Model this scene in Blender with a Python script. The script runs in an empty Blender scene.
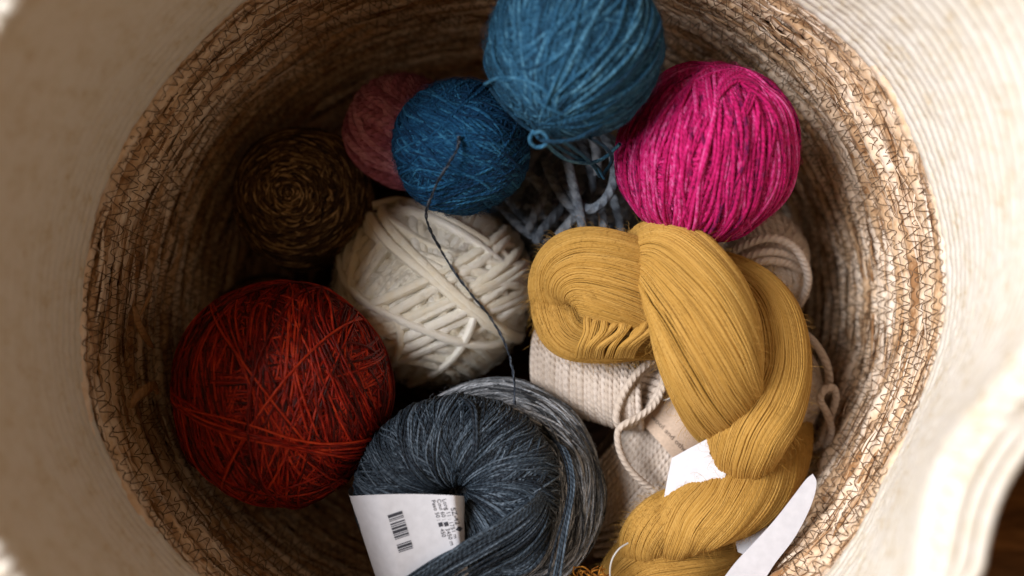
import bpy, math, random
import numpy as np
from mathutils import Vector, noise as mnoise
rng = np.random.default_rng(11)
PI = math.pi
F, H = 995.6, 0.67            # focal length in pixels, height of the lens over the floor (m)
scene = bpy.context.scene
col = scene.collection

def P(px, py, D):             # photo measure -> metres, D = distance below the lens
    return np.array([(px-512)/F*D, (288-py)/F*D, H-D])
def lin(r, g, b):
    f = lambda c: (c/255/12.92) if c/255 <= .04045 else ((c/255+.055)/1.055)**2.4
    return (f(r), f(g), f(b), 1)

# ------------------------------------------------------------------ objects
def thing(name, label, cat, loc=(0,0,0), group=None):
    o = bpy.data.objects.new(name, None); col.objects.link(o); o.location = loc
    o.empty_display_size = .01
    o['label'] = label; o['category'] = cat
    if group: o['group'] = group
    return o
def tag(o, label, cat, group=None):
    o['label'] = label; o['category'] = cat
    if group: o['group'] = group
    return o

class Geo:
    """collects quads with a per-vertex attribute (along, around, random)"""
    def __init__(s): s.v=[]; s.f=[]; s.a=[]; s.n=0; s.tri=[]
    def add(s, v, f, a=None):
        v = np.asarray(v, float).reshape(-1,3)
        s.v.append(v); s.f.append(np.asarray(f, int).reshape(-1,4)+s.n)
        s.a.append(np.zeros_like(v) if a is None else np.asarray(a,float).reshape(-1,3)); s.n += len(v)
    def build(s, name, mat, parent=None, smooth=True):
        v = np.concatenate(s.v); f = np.concatenate(s.f); a = np.concatenate(s.a)
        if parent is not None: v = v - np.array(parent.location)
        else:
            org = np.array([(v[:,0].min()+v[:,0].max())/2, (v[:,1].min()+v[:,1].max())/2, v[:,2].min()])
            v = v - org
        me = bpy.data.meshes.new(name)
        me.vertices.add(len(v)); me.vertices.foreach_set('co', v.astype(np.float32).ravel())
        me.loops.add(f.size); me.loops.foreach_set('vertex_index', f.astype(np.int32).ravel())
        me.polygons.add(len(f)); me.polygons.foreach_set('loop_start', np.arange(0, f.size, 4, dtype=np.int32))
        me.update(calc_edges=True)
        if smooth: me.polygons.foreach_set('use_smooth', np.ones(len(f), bool))
        at = me.attributes.new('yarn', 'FLOAT_VECTOR', 'POINT'); at.data.foreach_set('vector', a.astype(np.float32).ravel())
        me.materials.append(mat); me.validate()
        o = bpy.data.objects.new(name, me); col.objects.link(o)
        if parent is not None: o.parent = parent
        else: o.location = org
        return o

def unit(v): return v/np.maximum(np.linalg.norm(v, axis=-1, keepdims=True), 1e-9)

def tubes(g, path, nrm, rad, sides=6, closed=False, ply=0, pitch=.01, plyamp=.16, rnd=None, flat=1.0):
    """path (L,S,3), nrm (L,S,3) outward, rad scalar or (L,S). Adds L tubes to g."""
    path = np.asarray(path, float); L,S,_ = path.shape
    nrm = np.broadcast_to(np.asarray(nrm, float), path.shape)
    if closed: T = np.roll(path,-1,1)-np.roll(path,1,1)
    else: T = np.gradient(path, axis=1)
    T = unit(T)
    N = unit(nrm - (nrm*T).sum(-1, keepdims=True)*T); B = np.cross(T, N)
    rad = np.broadcast_to(np.asarray(rad, float), (L,S))
    phi = np.linspace(-PI, PI, sides+1)
    d = np.linalg.norm(np.diff(path, axis=1), axis=-1); s = np.concatenate([np.zeros((L,1)), np.cumsum(d,1)],1)
    rr = rad[:,:,None]*np.ones(sides+1)
    if rnd is None: rnd = rng.random(L)
    c, si = np.cos(phi), np.sin(phi)
    V = path[:,:,None,:] + rr[...,None]*(c[None,None,:,None]*N[:,:,None,:]*flat + si[None,None,:,None]*B[:,:,None,:])
    A = np.stack([np.broadcast_to(s[:,:,None],(L,S,sides+1)), np.broadcast_to((phi/(2*PI)+.5),(L,S,sides+1)),
                  np.broadcast_to(rnd[:,None,None],(L,S,sides+1))], -1)
    K = sides+1
    idx = np.arange(L*S*K).reshape(L,S,K)
    if closed: nx = np.roll(idx,-1,1); a0, b0 = idx, nx
    else: a0, b0 = idx[:,:-1], idx[:,1:]
    Fq = np.stack([a0[:,:,:-1], b0[:,:,:-1], b0[:,:,1:], a0[:,:,1:]], -1)
    g.add(V, Fq, A)

def wob(L, S, amp, k=(1,2,3,5), closed=True):
    t = np.linspace(0, 2*PI, S, endpoint=not closed)[None]
    out = np.zeros((L,S))
    for q in k:
        out += amp/len(k)**.5*rng.normal(size=(L,1))*np.sin(q*t+rng.random((L,1))*2*PI)
    return out

def rot_to(n):                # two unit vectors square to n
    a = np.where(np.abs(n[...,2:3])<.9, np.array([0,0,1.]), np.array([1.,0,0]))
    e1 = unit(np.cross(n, a)); return e1, np.cross(n, e1)

def windings(g, c, R, yr, normals, ds, rf, S=80, sides=5, scale=(1,1,1), wa=.02, ra=.008, rnd=None, **kw):
    """loops of yarn wound round an ellipsoid: normals (L,3) of the loop planes, ds (L) their offset, rf (L) radius factor"""
    n = unit(np.asarray(normals, float)); L = len(n)
    e1, e2 = rot_to(n)
    t = np.linspace(0, 2*PI, S, endpoint=False)[None,:,None]
    d = np.clip(np.asarray(ds)[:,None]+wob(L,S,wa), -.985, .985)[...,None]
    dirs = n[:,None]*d + np.sqrt(1-d*d)*(np.cos(t)*e1[:,None]+np.sin(t)*e2[:,None])
    lump = 1+.013*np.sin(5*dirs@np.array([1,.4,.3])+c[0]*90)+.011*np.sin(6*dirs@np.array([-.3,1,.5])+c[1]*80)+.007*np.sin(11*dirs@np.array([.5,-.6,.8])+1)
    rr = (np.asarray(rf)[:,None]*(1+wob(L,S,ra,(2,3,5,7)))*lump)[...,None]*R
    sc = np.array(scale)
    path = np.array(c)+dirs*rr*sc
    nr = unit(dirs/sc)
    tubes(g, path, nr, yr, sides, True, rnd=rnd, **kw)

def bundle(n, m, yr, R, d0=0, fan=.03, rf=1.0, jit=.004, step=1.7):
    """m side by side loops round the axis n"""
    n = np.array(n, float); n /= np.linalg.norm(n)
    d = d0 + (np.arange(m)-(m-1)/2)*step*yr/R + rng.normal(size=m)*.25*yr/R
    nn = n + rng.normal(size=(m,3))*fan*.35 + rng.normal(size=3)*0
    return nn, np.clip(d,-.97,.97), rf+rng.normal(size=m)*jit

def core(g, c, R, scale=(1,1,1), nu=48, nv=24):
    u = np.linspace(0,2*PI,nu,endpoint=False); v = np.linspace(.02,PI-.02,nv)
    U,V_ = np.meshgrid(u,v,indexing='ij')
    pts = np.stack([np.cos(U)*np.sin(V_), np.sin(U)*np.sin(V_), np.cos(V_)],-1)*R*np.array(scale)+np.array(c)
    idx = np.arange(nu*nv).reshape(nu,nv); nx = np.roll(idx,-1,0)
    g.add(pts, np.stack([idx[:,:-1], idx[:,1:], nx[:,1:], nx[:,:-1]],-1), np.full((nu*nv,3),.3))

def fuzz(g, c, R, n, length=.004, r=.00007, scale=(1,1,1), lift=.5, lo=.99):
    """stray fibres standing off a ball"""
    d = unit(rng.normal(size=(n,3))); d[:,2] = np.abs(d[:,2])*np.where(rng.random(n)<.85,1,-1); sc = np.array(scale)
    p0 = np.array(c)+d*sc*R*(lo+rng.random((n,1))*.02)
    nr = unit(d/sc); t = unit(np.cross(nr, rng.normal(size=(n,3))))
    fuzz_at(g, p0, nr, t, length, r, lift)
def fuzz_at(g, p0, nr, t, length, r, lift=.5):
    n = len(p0); S = 5; s = np.linspace(0,1,S)[None,:,None]
    ln = (length*(.4+rng.random((n,1,1))*1.0))
    b = np.cross(nr, t)
    path = p0[:,None] + ln*(s*t[:,None] + lift*(rng.random((n,1,1))*1.4)*np.sin(s*PI*.8)*nr[:,None]*.7 + (rng.random((n,1,1))-.5)*s*s*b[:,None])
    rad = r*np.linspace(1,.3,S)[None]*np.ones((n,1))
    tubes(g, path, b[:,None]*np.ones((1,S,1)), rad, 3, False)

def spline(pts, S):           # Catmull-Rom through rows of pts (any columns)
    p = np.array(pts, float); n = len(p)
    q = np.vstack([2*p[0]-p[1], p, 2*p[-1]-p[-2]])
    t = np.linspace(0, n-1-1e-6, S); i = t.astype(int); u = (t-i)[:,None]
    a,b,c_,d = q[i],q[i+1],q[i+2],q[i+3]
    return .5*((2*b)+(-a+c_)*u+(2*a-5*b+4*c_-d)*u*u+(-a+3*b-3*c_+d)*u**3)
def strand(g, pts, yr, S=60, sides=8, **kw):   # pts rows (px,py,D)
    w = np.array([P(*p) for p in pts]); w = spline(w, S)
    tubes(g, w[None], np.broadcast_to(np.array([0.,0,1.]),(1,S,3)), yr, sides, False, **kw)

# ------------------------------------------------------------------ materials
class NT:
    def __init__(s, name):
        s.m = bpy.data.materials.new(name); s.m.use_nodes = True
        s.t = s.m.node_tree; s.b = s.t.nodes['Principled BSDF']; s.b.inputs['Specular IOR Level'].default_value = .2
    def n(s, ty, **kw):
        x = s.t.nodes.new(ty)
        for k,v in kw.items():
            if k in x.inputs: x.inputs[k].default_value = v
            else: setattr(x, k, v)
        return x
    def l(s, a, b): s.t.links.new(a, b)
    def math(s, op, a, b=None):
        x = s.n('ShaderNodeMath', operation=op)
        for i,q in enumerate((a,b)):
            if q is None: continue
            if isinstance(q,(int,float)): x.inputs[i].default_value = q
            else: s.l(q, x.inputs[i])
        return x.outputs[0]
    def ramp(s, fac, stops):
        r = s.n('ShaderNodeValToRGB'); s.l(fac, r.inputs[0]); e = r.color_ramp.elements
        while len(e) < len(stops): e.new(.5)
        for q,(p,c) in zip(e, stops): q.position = p; q.color = c
        return r.outputs[0]

def yarn_mat(name, cols, scale=260, plies=3, twist=2600, dist=.00022, bump=.6, rough=.85, sheen=.12, hetero=1.0, sheencol=None, stretch=.8, fuzzy=1.2, fib=1.0):
    """cols: dark to light stops; colour varies along and between strands (heathered fibre), the twist is a bump"""
    k = NT(name); at = k.n('ShaderNodeAttribute', attribute_name='yarn'); sp = k.n('ShaderNodeSeparateXYZ')
    k.l(at.outputs['Vector'], sp.inputs[0])
    cb = k.n('ShaderNodeCombineXYZ')
    k.l(k.math('MULTIPLY', sp.outputs[0], scale*stretch), cb.inputs[0]); k.l(k.math('MULTIPLY', sp.outputs[1], 3.0), cb.inputs[1])
    k.l(k.math('MULTIPLY', sp.outputs[2], 517.0), cb.inputs[2])
    nz = k.n('ShaderNodeTexNoise', Scale=1.0, Detail=3.0, Roughness=.65); k.l(cb.outputs[0], nz.inputs['Vector'])
    f = k.math('ADD', k.math('MULTIPLY', nz.outputs[0], hetero), k.math('MULTIPLY', sp.outputs[2], .5*hetero))
    f = k.math('SUBTRACT', f, .75*hetero-.5)
    stops = [(i/(len(cols)-1)*.7+.15, c) for i,c in enumerate(cols)]
    k.l(k.ramp(f, stops), k.b.inputs['Base Color'])
    k.b.inputs['Roughness'].default_value = rough
    k.b.inputs['Sheen Weight'].default_value = sheen; k.b.inputs['Sheen Roughness'].default_value = .5
    k.b.inputs['Sheen Tint'].default_value = sheencol or cols[-1]
    ph = k.math('ADD', k.math('MULTIPLY', sp.outputs[0], twist), k.math('ADD', k.math('MULTIPLY', sp.outputs[1], 2*PI*plies), k.math('MULTIPLY', sp.outputs[2], 300.0)))
    sn = k.math('MULTIPLY', k.math('ABSOLUTE', k.math('SINE', k.math('MULTIPLY', ph, .5))), 2.0)
    oc = k.n('ShaderNodeTexCoord'); fn = k.n('ShaderNodeTexNoise', Scale=2500.0, Detail=2.0); k.l(oc.outputs['Object'], fn.inputs['Vector'])
    c2 = k.n('ShaderNodeCombineXYZ'); k.l(k.math('MULTIPLY', sp.outputs[0], 420.0), c2.inputs[0]); k.l(k.math('MULTIPLY', sp.outputs[1], 22.0), c2.inputs[1]); k.l(k.math('MULTIPLY', sp.outputs[2], 97.0), c2.inputs[2])
    fb = k.n('ShaderNodeTexNoise', Scale=1.0, Detail=2.0); k.l(c2.outputs[0], fb.inputs['Vector'])
    h = k.math('ADD', k.math('ADD', sn, k.math('MULTIPLY', fb.outputs[0], fib)), k.math('MULTIPLY', fn.outputs[0], fuzzy))
    bp = k.n('ShaderNodeBump', Strength=bump, Distance=dist); k.l(h, bp.inputs['Height']); k.l(bp.outputs[0], k.b.inputs['Normal'])
    return k.m

def mul(c, f): return (c[0]*f, c[1]*f, c[2]*f, 1)
M = {}
M['teal'] = yarn_mat('teal_wool', [lin(10,34,50), lin(22,60,84), lin(38,84,112), lin(80,128,152)], hetero=1.0)
M['deep_teal'] = yarn_mat('deep_teal_wool', [lin(3,28,52), lin(8,48,80), lin(16,68,104), lin(48,106,140)], hetero=1.0)
M['magenta'] = yarn_mat('magenta_tweed', [lin(88,4,54), lin(150,8,72), lin(176,14,88), lin(188,36,106), lin(196,84,136)], hetero=1.15, stretch=1.2)
M['rose'] = yarn_mat('rose_wool', [lin(146,78,104), lin(200,122,150), lin(228,164,188)], hetero=1.1, dist=.0006, twist=1500, bump=.9)
M['cream'] = yarn_mat('cream_wool', [lin(248,236,208), lin(254,249,234), lin(255,252,246)], hetero=.7, twist=0, dist=.0004, bump=.8, fib=1.2, fuzzy=2.4)
M['red'] = yarn_mat('rust_red_yarn', [lin(40,4,2), lin(84,10,3), lin(138,22,7), lin(178,54,22)], rough=.5, sheen=.1, hetero=1.2, bump=.25, twist=1200)
M['mustard'] = yarn_mat('mustard_fine_wool', [lin(134,97,34), lin(165,123,54), lin(179,138,70), lin(191,156,90)], hetero=.5, rough=.8, bump=.2, sheen=.2)
M['slate'] = yarn_mat('slate_blue_yarn', [lin(15,20,26), lin(31,39,48), lin(51,62,72), lin(90,101,112)], hetero=1.2, rough=.6)
M['grey'] = yarn_mat('heather_grey_yarn', [lin(40,42,46), lin(84,88,92), lin(130,134,140), lin(180,184,190)], hetero=1.5)
M['bluegrey'] = yarn_mat('blue_grey_wool', [lin(58,66,76), lin(98,106,116), lin(132,139,147), lin(160,165,171)], hetero=1.1, twist=1300, dist=.0007, bump=.8, fuzzy=1.5)
M['brown'] = yarn_mat('dark_brown_yarn', [lin(38,26,16), lin(66,48,30), lin(100,78,50), lin(170,140,100)], hetero=1.2)
M['beige'] = yarn_mat('beige_wool', [lin(186,168,150), lin(203,187,172), lin(216,202,190)], hetero=.6, twist=2000, dist=.00045, bump=.6, fuzzy=.9)
M['thread'] = yarn_mat('charcoal_thread', [lin(20,24,30), lin(46,52,62), lin(86,94,104)], hetero=1.2)
M['rust'] = yarn_mat('ochre_scrap', [lin(120,70,20), lin(180,120,40)], hetero=1)
M['jute'] = yarn_mat('jute_braid', [lin(150,108,70), lin(204,168,130), lin(224,196,166), lin(238,218,196)], scale=420, hetero=1.25, twist=0, bump=.55, rough=.65, sheen=.1, stretch=.25)
M['shaded_jute'] = yarn_mat('shaded_jute_backing', [lin(46,28,14), lin(74,48,28)], hetero=1, twist=0, sheen=0)  # jute darkened: the shade in gaps between the braids is in the colour
M['stitch'] = yarn_mat('brown_sewing_thread', [lin(100,76,54), lin(154,126,100)], hetero=1, sheen=0)
M['straw'] = yarn_mat('straw', [lin(104,72,42), lin(160,122,82)], hetero=1, rough=.5, sheen=0)

def coil_mat():
    k = NT('cream_cotton_rope'); at = k.n('ShaderNodeAttribute', attribute_name='yarn'); sp = k.n('ShaderNodeSeparateXYZ'); k.l(at.outputs['Vector'], sp.inputs[0])
    oc = k.n('ShaderNodeTexCoord'); nz = k.n('ShaderNodeTexNoise', Scale=95.0, Detail=4.0, Roughness=.75); k.l(oc.outputs['Object'], nz.inputs['Vector'])
    n2 = k.n('ShaderNodeTexNoise', Scale=420.0, Detail=2.0); k.l(oc.outputs['Object'], n2.inputs['Vector'])
    f = k.math('ADD', k.math('MULTIPLY', nz.outputs[0], .75), k.math('MULTIPLY', n2.outputs[0], .3))
    k.l(k.ramp(f, [(.34, lin(196,174,140)), (.44, lin(212,201,182)), (.57, lin(219,211,198)), (1, lin(222,215,204))]), k.b.inputs['Base Color'])
    k.b.inputs['Roughness'].default_value = .9
    bp = k.n('ShaderNodeBump', Strength=.5, Distance=.0006); k.l(n2.outputs[0], bp.inputs['Height']); k.l(bp.outputs[0], k.b.inputs['Normal'])
    return k.m
M['coil'] = coil_mat()
def plain(name, c, rough=.6, nscale=300, var=.12, metal=0, bump=.15):
    k = NT(name); oc = k.n('ShaderNodeTexCoord'); nz = k.n('ShaderNodeTexNoise', Scale=float(nscale), Detail=4.0); k.l(oc.outputs['Object'], nz.inputs['Vector'])
    k.l(k.ramp(nz.outputs[0], [(.3, mul(c,1-var)), (.7, mul(c,1+var*.4))]), k.b.inputs['Base Color'])
    k.b.inputs['Roughness'].default_value = rough; k.b.inputs['Metallic'].default_value = metal
    bp = k.n('ShaderNodeBump', Strength=bump, Distance=.0003); k.l(nz.outputs[0], bp.inputs['Height']); k.l(bp.outputs[0], k.b.inputs['Normal'])
    return k.m
M['paper'] = plain('white_label_paper', lin(206,205,209), .6, 250, .08)
M['kraft'] = plain('kraft_label_paper', lin(206,182,160), .75, 900, .14, bump=.3)
M['ink'] = plain('grey_printing_ink', lin(62,62,68), .6, 300, .1)
M['kraft_ink'] = plain('dark_printing_ink', lin(96,82,74), .6, 300, .1)
M['wire'] = plain('clear_plastic_loop', lin(180,176,170), .3, 100, .1)
def wood():
    k = NT('brown_wood_floor'); oc = k.n('ShaderNodeTexCoord'); mp = k.n('ShaderNodeMapping'); mp.inputs['Scale'].default_value=(9,70,9); mp.inputs['Rotation'].default_value=(0,0,math.radians(28))
    k.l(oc.outputs['Object'], mp.inputs[0]); nz = k.n('ShaderNodeTexNoise', Scale=1.5, Detail=6.0, Roughness=.7, Distortion=.6); k.l(mp.outputs[0], nz.inputs['Vector'])
    k.l(k.ramp(nz.outputs[0], [(.32, lin(38,24,16)), (.5, lin(108,76,48)), (.68, lin(150,112,74))]), k.b.inputs['Base Color'])
    k.b.inputs['Roughness'].default_value=.6
    bp = k.n('ShaderNodeBump', Strength=.6, Distance=.003); k.l(nz.outputs[0], bp.inputs['Height']); k.l(bp.outputs[0], k.b.inputs['Normal'])
    return k.m
M['wood'] = wood()

# ------------------------------------------------------------------ the floor
g = Geo()
q = 1.5; g.add([[-q,-q,0],[q,-q,0],[q,q,0],[-q,q,0]], [[0,1,2,3]])
fl = g.build('floor', M['wood']); fl['kind'] = 'structure'; fl['label'] = 'brown grained floor seen past the basket rim'

# ------------------------------------------------------------------ the basket
# z, centre x, centre y, half width, half depth (m) of the inner wall
SEC = np.array([[0.012, .000,-.008, .138, .126],
                [0.030, .001,-.009, .156, .141],
                [0.110, .002,-.0085, .181, .160],
                [0.185, .002,-.009, .1885, .1685],
                [0.252, .0013,-.0085,.1880,.1700],
                [0.315,-.001,-.006, .180, .170],
                [0.373, -.0015,-.0010,.1735,.1690]])
def sec(z):
    z = np.asarray(z, float); return [np.interp(z, SEC[:,0], SEC[:,i]) for i in range(1,5)]
_zz = np.linspace(SEC[0,0], SEC[-1,0], 200)
_sm = [np.convolve(np.pad(np.interp(_zz, SEC[:,0], SEC[:,i]), 12, mode='reflect', reflect_type='odd'), np.ones(25)/25, 'valid') for i in range(1,5)]
def wall(th, z, off=0.0):
    """point of the inner wall, moved inwards by off; and its inward normal"""
    th, z = np.broadcast_arrays(np.asarray(th,float), np.asarray(z,float))
    cx,cy,rx,ry = [np.interp(z, _zz, q) for q in _sm]
    t = (z-.02)/.35
    dent = 1 - np.clip(t,0,1)**3*(.170*np.exp(-((((th-math.radians(-23)+PI)%(2*PI))-PI)/.33)**2) - .085*np.exp(-((((th-math.radians(30)+PI)%(2*PI))-PI)/.45)**2))
    bulge = 1 + .010*np.sin(3*th+1.0+z*9)+.006*np.sin(5*th+z*14)+.004*np.sin(9*th+2)
    k = dent*(1+(bulge-1)*(1-.55*np.clip(t,0,1)))
    x = cx+(rx*k)*np.cos(th); y = cy+(ry*k)*np.sin(th)
    n = np.stack([-np.cos(th)/rx, -np.sin(th)/ry, np.zeros_like(th)],-1); n = unit(n)
    off = np.broadcast_to(np.asarray(off,float), th.shape)
    return np.stack([x,y,z],-1)+n*off[...,None], n

basket = thing('woven_basket', 'round jute basket with a cream upper band, holding the yarn', 'basket', (0,-.008,0.0))
ZB = .252                       # where cream meets jute
# jute braids: rings of two or three twisted strips
g = Geo(); st = Geo()
pitchz = .0096; nrow = int((ZB-.012)/pitchz); S = 1100
th = np.linspace(0, 2*PI, S, endpoint=False)
for i in range(nrow):
    z0 = .014+(i+.5)*pitchz
    zwav = .0014*np.sin(2*th+i*.21+1)+.0011*np.sin(5*th+.4*i)+.0006*np.sin(13*th+i*2.1)
    nst = 2
    ph = np.cumsum(2*PI/ (rng.uniform(24,34))*(1+.7*np.sin(np.linspace(0,2*PI*rng.integers(5,9),S)+rng.random()*6)+.35*rng.normal(size=S)))*.18
    ph = ph*(round(ph[-1]/(2*PI))*2*PI/ph[-1]) if ph[-1]>6 else ph
    for j in range(nst):
        a = ph+2*PI*j/nst
        plump = 1+.34*np.sin(a*1.0+j)+.10*np.sin(37*th+i*1.7+j)+.10*np.sin(163*th+2*np.sin(7*th+i)+i)
        off = .0022+.0017*np.cos(a); dz = .0028*np.sin(a)
        p, n = wall(th, z0+zwav+dz, off)
        tubes(g, p[None], n[None], (.0029*plump)[None], 9, True, rnd=np.array([rng.random()]), flat=.75)
    # the sewing thread zigzags over each braid
    waves = int(rng.integers(165,190)); per = 10; Q = waves*per
    tt = np.linspace(0, 2*PI, Q, endpoint=False)
    uu = tt*waves/(2*PI) + .28*np.sin(tt*11+i)+.2*np.sin(tt*29+2*i)+.14*np.sin(tt*67+3*i)
    fr = uu-np.floor(uu)
    tri = np.where(fr<.62, fr/.62, (1-fr)/.38)*2-1
    tri = np.tanh(tri*1.7)/np.tanh(1.7)
    amp = np.interp(uu, np.arange(waves+2), rng.uniform(.25,.85,waves+2))
    zs = z0+np.interp(tt, th, zwav, period=2*PI)+tri*pitchz*amp+rng.normal(size=Q)*.00022
    zs = np.minimum(zs, ZB-.0005+.0004*np.sin(tt*90))
    offs = .0059+.0006*(1-tri**2)+np.interp(uu*2, np.arange(2*waves+4), rng.normal(size=2*waves+4)*.0003)
    p, n = wall(tt, zs, offs)
    tubes(st, p[None], n[None], .00021, 4, True)
# stray jute fibres
NF = 1500
t0 = rng.random(NF)*2*PI; zf = rng.uniform(.03, ZB-.004, NF); ln = rng.uniform(.01,.035,NF)/.17; sl = rng.normal(size=NF)*.1
s = np.linspace(0,1,7)
p, n = wall(t0[:,None]+s*ln[:,None], zf[:,None]+s*ln[:,None]*.17*sl[:,None]+.001*np.sin(s*7+t0[:,None]), .0045+.0022*np.sin(s*PI)[None]*rng.random((NF,1)))
tubes(g, p, n, 0.00014+.0003*rng.random((NF,1))**3, 4, False)
NF = 1500
t0 = rng.random(NF)*2*PI; zf = rng.uniform(.03, ZB-.006, NF); ln = rng.uniform(.012,.038,NF)/.17; sl = rng.choice([-1,1],NF,p=[.25,.75])*rng.uniform(.05,.28,NF)
s = np.linspace(0,1,9); prof = np.sin(np.clip(s,.02,.98)*PI)**.6
p, n = wall(t0[:,None]+s*ln[:,None], np.minimum(zf[:,None]+s*ln[:,None]*.17*sl[:,None], ZB-.003), .0046+.0014*np.sin(s*PI)[None]*rng.random((NF,1)))
w_ = rng.uniform(.0006,.0019,NF)[:,None]*prof[None]
Tn = unit(np.gradient(p,axis=1)); Bn = np.cross(Tn, n); phi_ = np.linspace(0,2*PI,7)
V = p[:,:,None,:] + w_[:,:,None,None]*(np.cos(phi_)[None,None,:,None]*Bn[:,:,None,:] + .45*np.sin(phi_)[None,None,:,None]*n[:,:,None,:])
idx = np.arange(NF*9*7).reshape(NF,9,7)
A_ = np.stack([np.broadcast_to((s*.03)[None,:,None],(NF,9,7)), np.broadcast_to((phi_/(2*PI))[None,None],(NF,9,7)), np.broadcast_to(rng.random(NF)[:,None,None],(NF,9,7))],-1)
g.add(V, np.stack([idx[:,:-1,:-1],idx[:,:-1,1:],idx[:,1:,1:],idx[:,1:,:-1]],-1), A_)
g.build('jute_lining', M['jute'], basket)
st.build('stitching', M['stitch'], basket)
# a closed backing shell under the braids and outside of the basket, with the flat coiled bottom
g = Geo()
zz = np.linspace(.004, .366, 70); tt = np.linspace(0,2*PI,400,endpoint=False)
TT,ZZ = np.meshgrid(tt,zz,indexing='ij')
pin,_ = wall(TT, np.maximum(ZZ,.012), 0.0); pin[...,2]=ZZ
pout,_ = wall(TT, np.maximum(ZZ,.012), -.0045-.0012*np.abs(np.sin(ZZ*PI/.009))); pout[...,2]=ZZ
for pp in (pin, pout):
    idx = np.arange(pp.shape[0]*pp.shape[1]).reshape(pp.shape[:2]); nx = np.roll(idx,-1,0)
    g.add(pp, np.stack([idx[:,:-1], nx[:,:-1], nx[:,1:], idx[:,1:]],-1))
g.build('outer_wall', M['shaded_jute'], basket)
g = Geo()
for k in range(17):
    r = .003+k*.0078
    L_=160; t=np.linspace(0,2*PI,L_,endpoint=False)
    path = np.stack([r*np.cos(t)*1.0, -.008+r*np.sin(t)*.93, np.full(L_,.010)],-1)
    tubes(g, path[None], np.array([0,0,1.]), .0044, 8, True)
g.build('coiled_base', M['shaded_jute'], basket)
# cream rope band
g = Geo(); cz = .0060; nr_ = int((.371-ZB)/cz)+1; S2 = 700; th2 = np.linspace(0,2*PI,S2,endpoint=False)
for i in range(nr_):
    z0 = ZB+.0012+i*cz
    if z0 > .370: break
    zw = .0006*np.sin(3*th2+i*.2)+.0003*np.sin(7*th2+i)+.00015*np.sin(31*th2+i*2.1)
    lump = 1+.022*np.interp(th2, np.linspace(0,2*PI,261), np.append(rng.normal(size=260),0))+.012*rng.normal(size=S2)
    p, n = wall(th2, z0+zw, -.0009)
    tubes(g, p[None], n[None], (.0064*lump)[None], 11, True)
g.build('cream_band', M['coil'], basket)
g = Geo()
for k,(dz,of,r) in enumerate(((.0010,.0002,.0046),(.0025,-.0030,.0044))):
    lump = 1+.05*np.sin(th2*95+k)+.03*rng.normal(size=S2)
    p, n = wall(th2, np.full(S2,.3695), of); p[:,2]+=dz+.0012*np.sin(3*th2)
    tubes(g, p[None], np.array([0,0,1.]), (r*lump)[None], 10, True)
waves=170; Q=waves*8; tt=np.linspace(0,2*PI,Q,endpoint=False); a=tt*waves
p, n = wall(tt, np.full(Q,.3695), -.002); p = p+n*(.0001+.0064*np.cos(a))[:,None]; p[:,2]+=.0015+.0058*np.sin(a)+.0012*np.sin(3*tt)
tubes(g, p[None], n[None], .0007, 4, True)
g.build('rim', M['coil'], basket)
# side handles: a stitched rope loop on each side, standing off the rim
def handle(a0, a1, outd, flat_):
    g = Geo(); S=90; u=np.linspace(0,1,S)
    ths = a0+(a1-a0)*u; lift = np.sin(np.clip((u-flat_)/(1-flat_),0,1)*PI)**.8; ramp = np.clip(np.minimum(u,1-u)/.12,0.05,1)**.6
    for k in range(3):
        for up in (0,1):
            p, n = wall(ths, np.full(S,.366), -(.001+.0016*ramp)-lift*outd-k*.0046*ramp)
            p[:,2] = .3712+(up-.5)*.0048*ramp - .004*lift
            tubes(g, p[None], np.array([0,0,1.]), .0030, 8, False)
    g.build('handle', M['coil'], basket)
handle(math.radians(-37), math.radians(14), .020, .42)
handle(math.radians(150), math.radians(198), .016, .1)

# ------------------------------------------------------------------ yarn balls
def ball(name, label, mat, px, py, D, rpx, yr, specs, scale=(1,1,1), base=120, basefan=1.0, S=80, sides=5, cat='yarn ball', fz=0, fzl=.004, wa=.02, ra=.008, ply=0, pitch=.006, group=None, extra=None, rfjit=.006, plyamp=.16, tilt=None, basen=None, lift=.5, brf=.95, loose=False):
    c = P(px,py,D); R = D*math.sin(math.atan(rpx/F))-yr
    th_ = thing(name, label, cat, tuple(c-np.array([0,0,R*scale[2]])), group)
    g = Geo(); core(g, c, R*.93, scale)
    kw = dict(S=S, sides=sides, scale=scale, wa=wa, ra=ra, ply=ply, pitch=pitch, plyamp=plyamp)
    if base:
        nn = rng.normal(size=(base,3)) if basen is None else np.array(basen)+rng.normal(size=(base,3))*basefan
        windings(g, c, R, yr, nn, rng.normal(size=base)*.3, brf+rng.random(base)*.035, **kw)
    for sp in specs:
        nn, dd, rf = bundle(*sp[:1], sp[1], yr, R, **(sp[2] if len(sp)>2 else {}))
        windings(g, c, R, yr, nn, dd, rf, **kw)
    if fz: fuzz(g, c, R+yr*.6, fz, fzl, scale=scale, lift=lift)
    if extra and loose:
        g2 = Geo(); extra(g2, c, R); g2.build('loose_strands', mat, th_)
    elif extra: extra(g, c, R)
    o = g.build('wound_yarn', mat, th_)
    return th_, c, R

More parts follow.
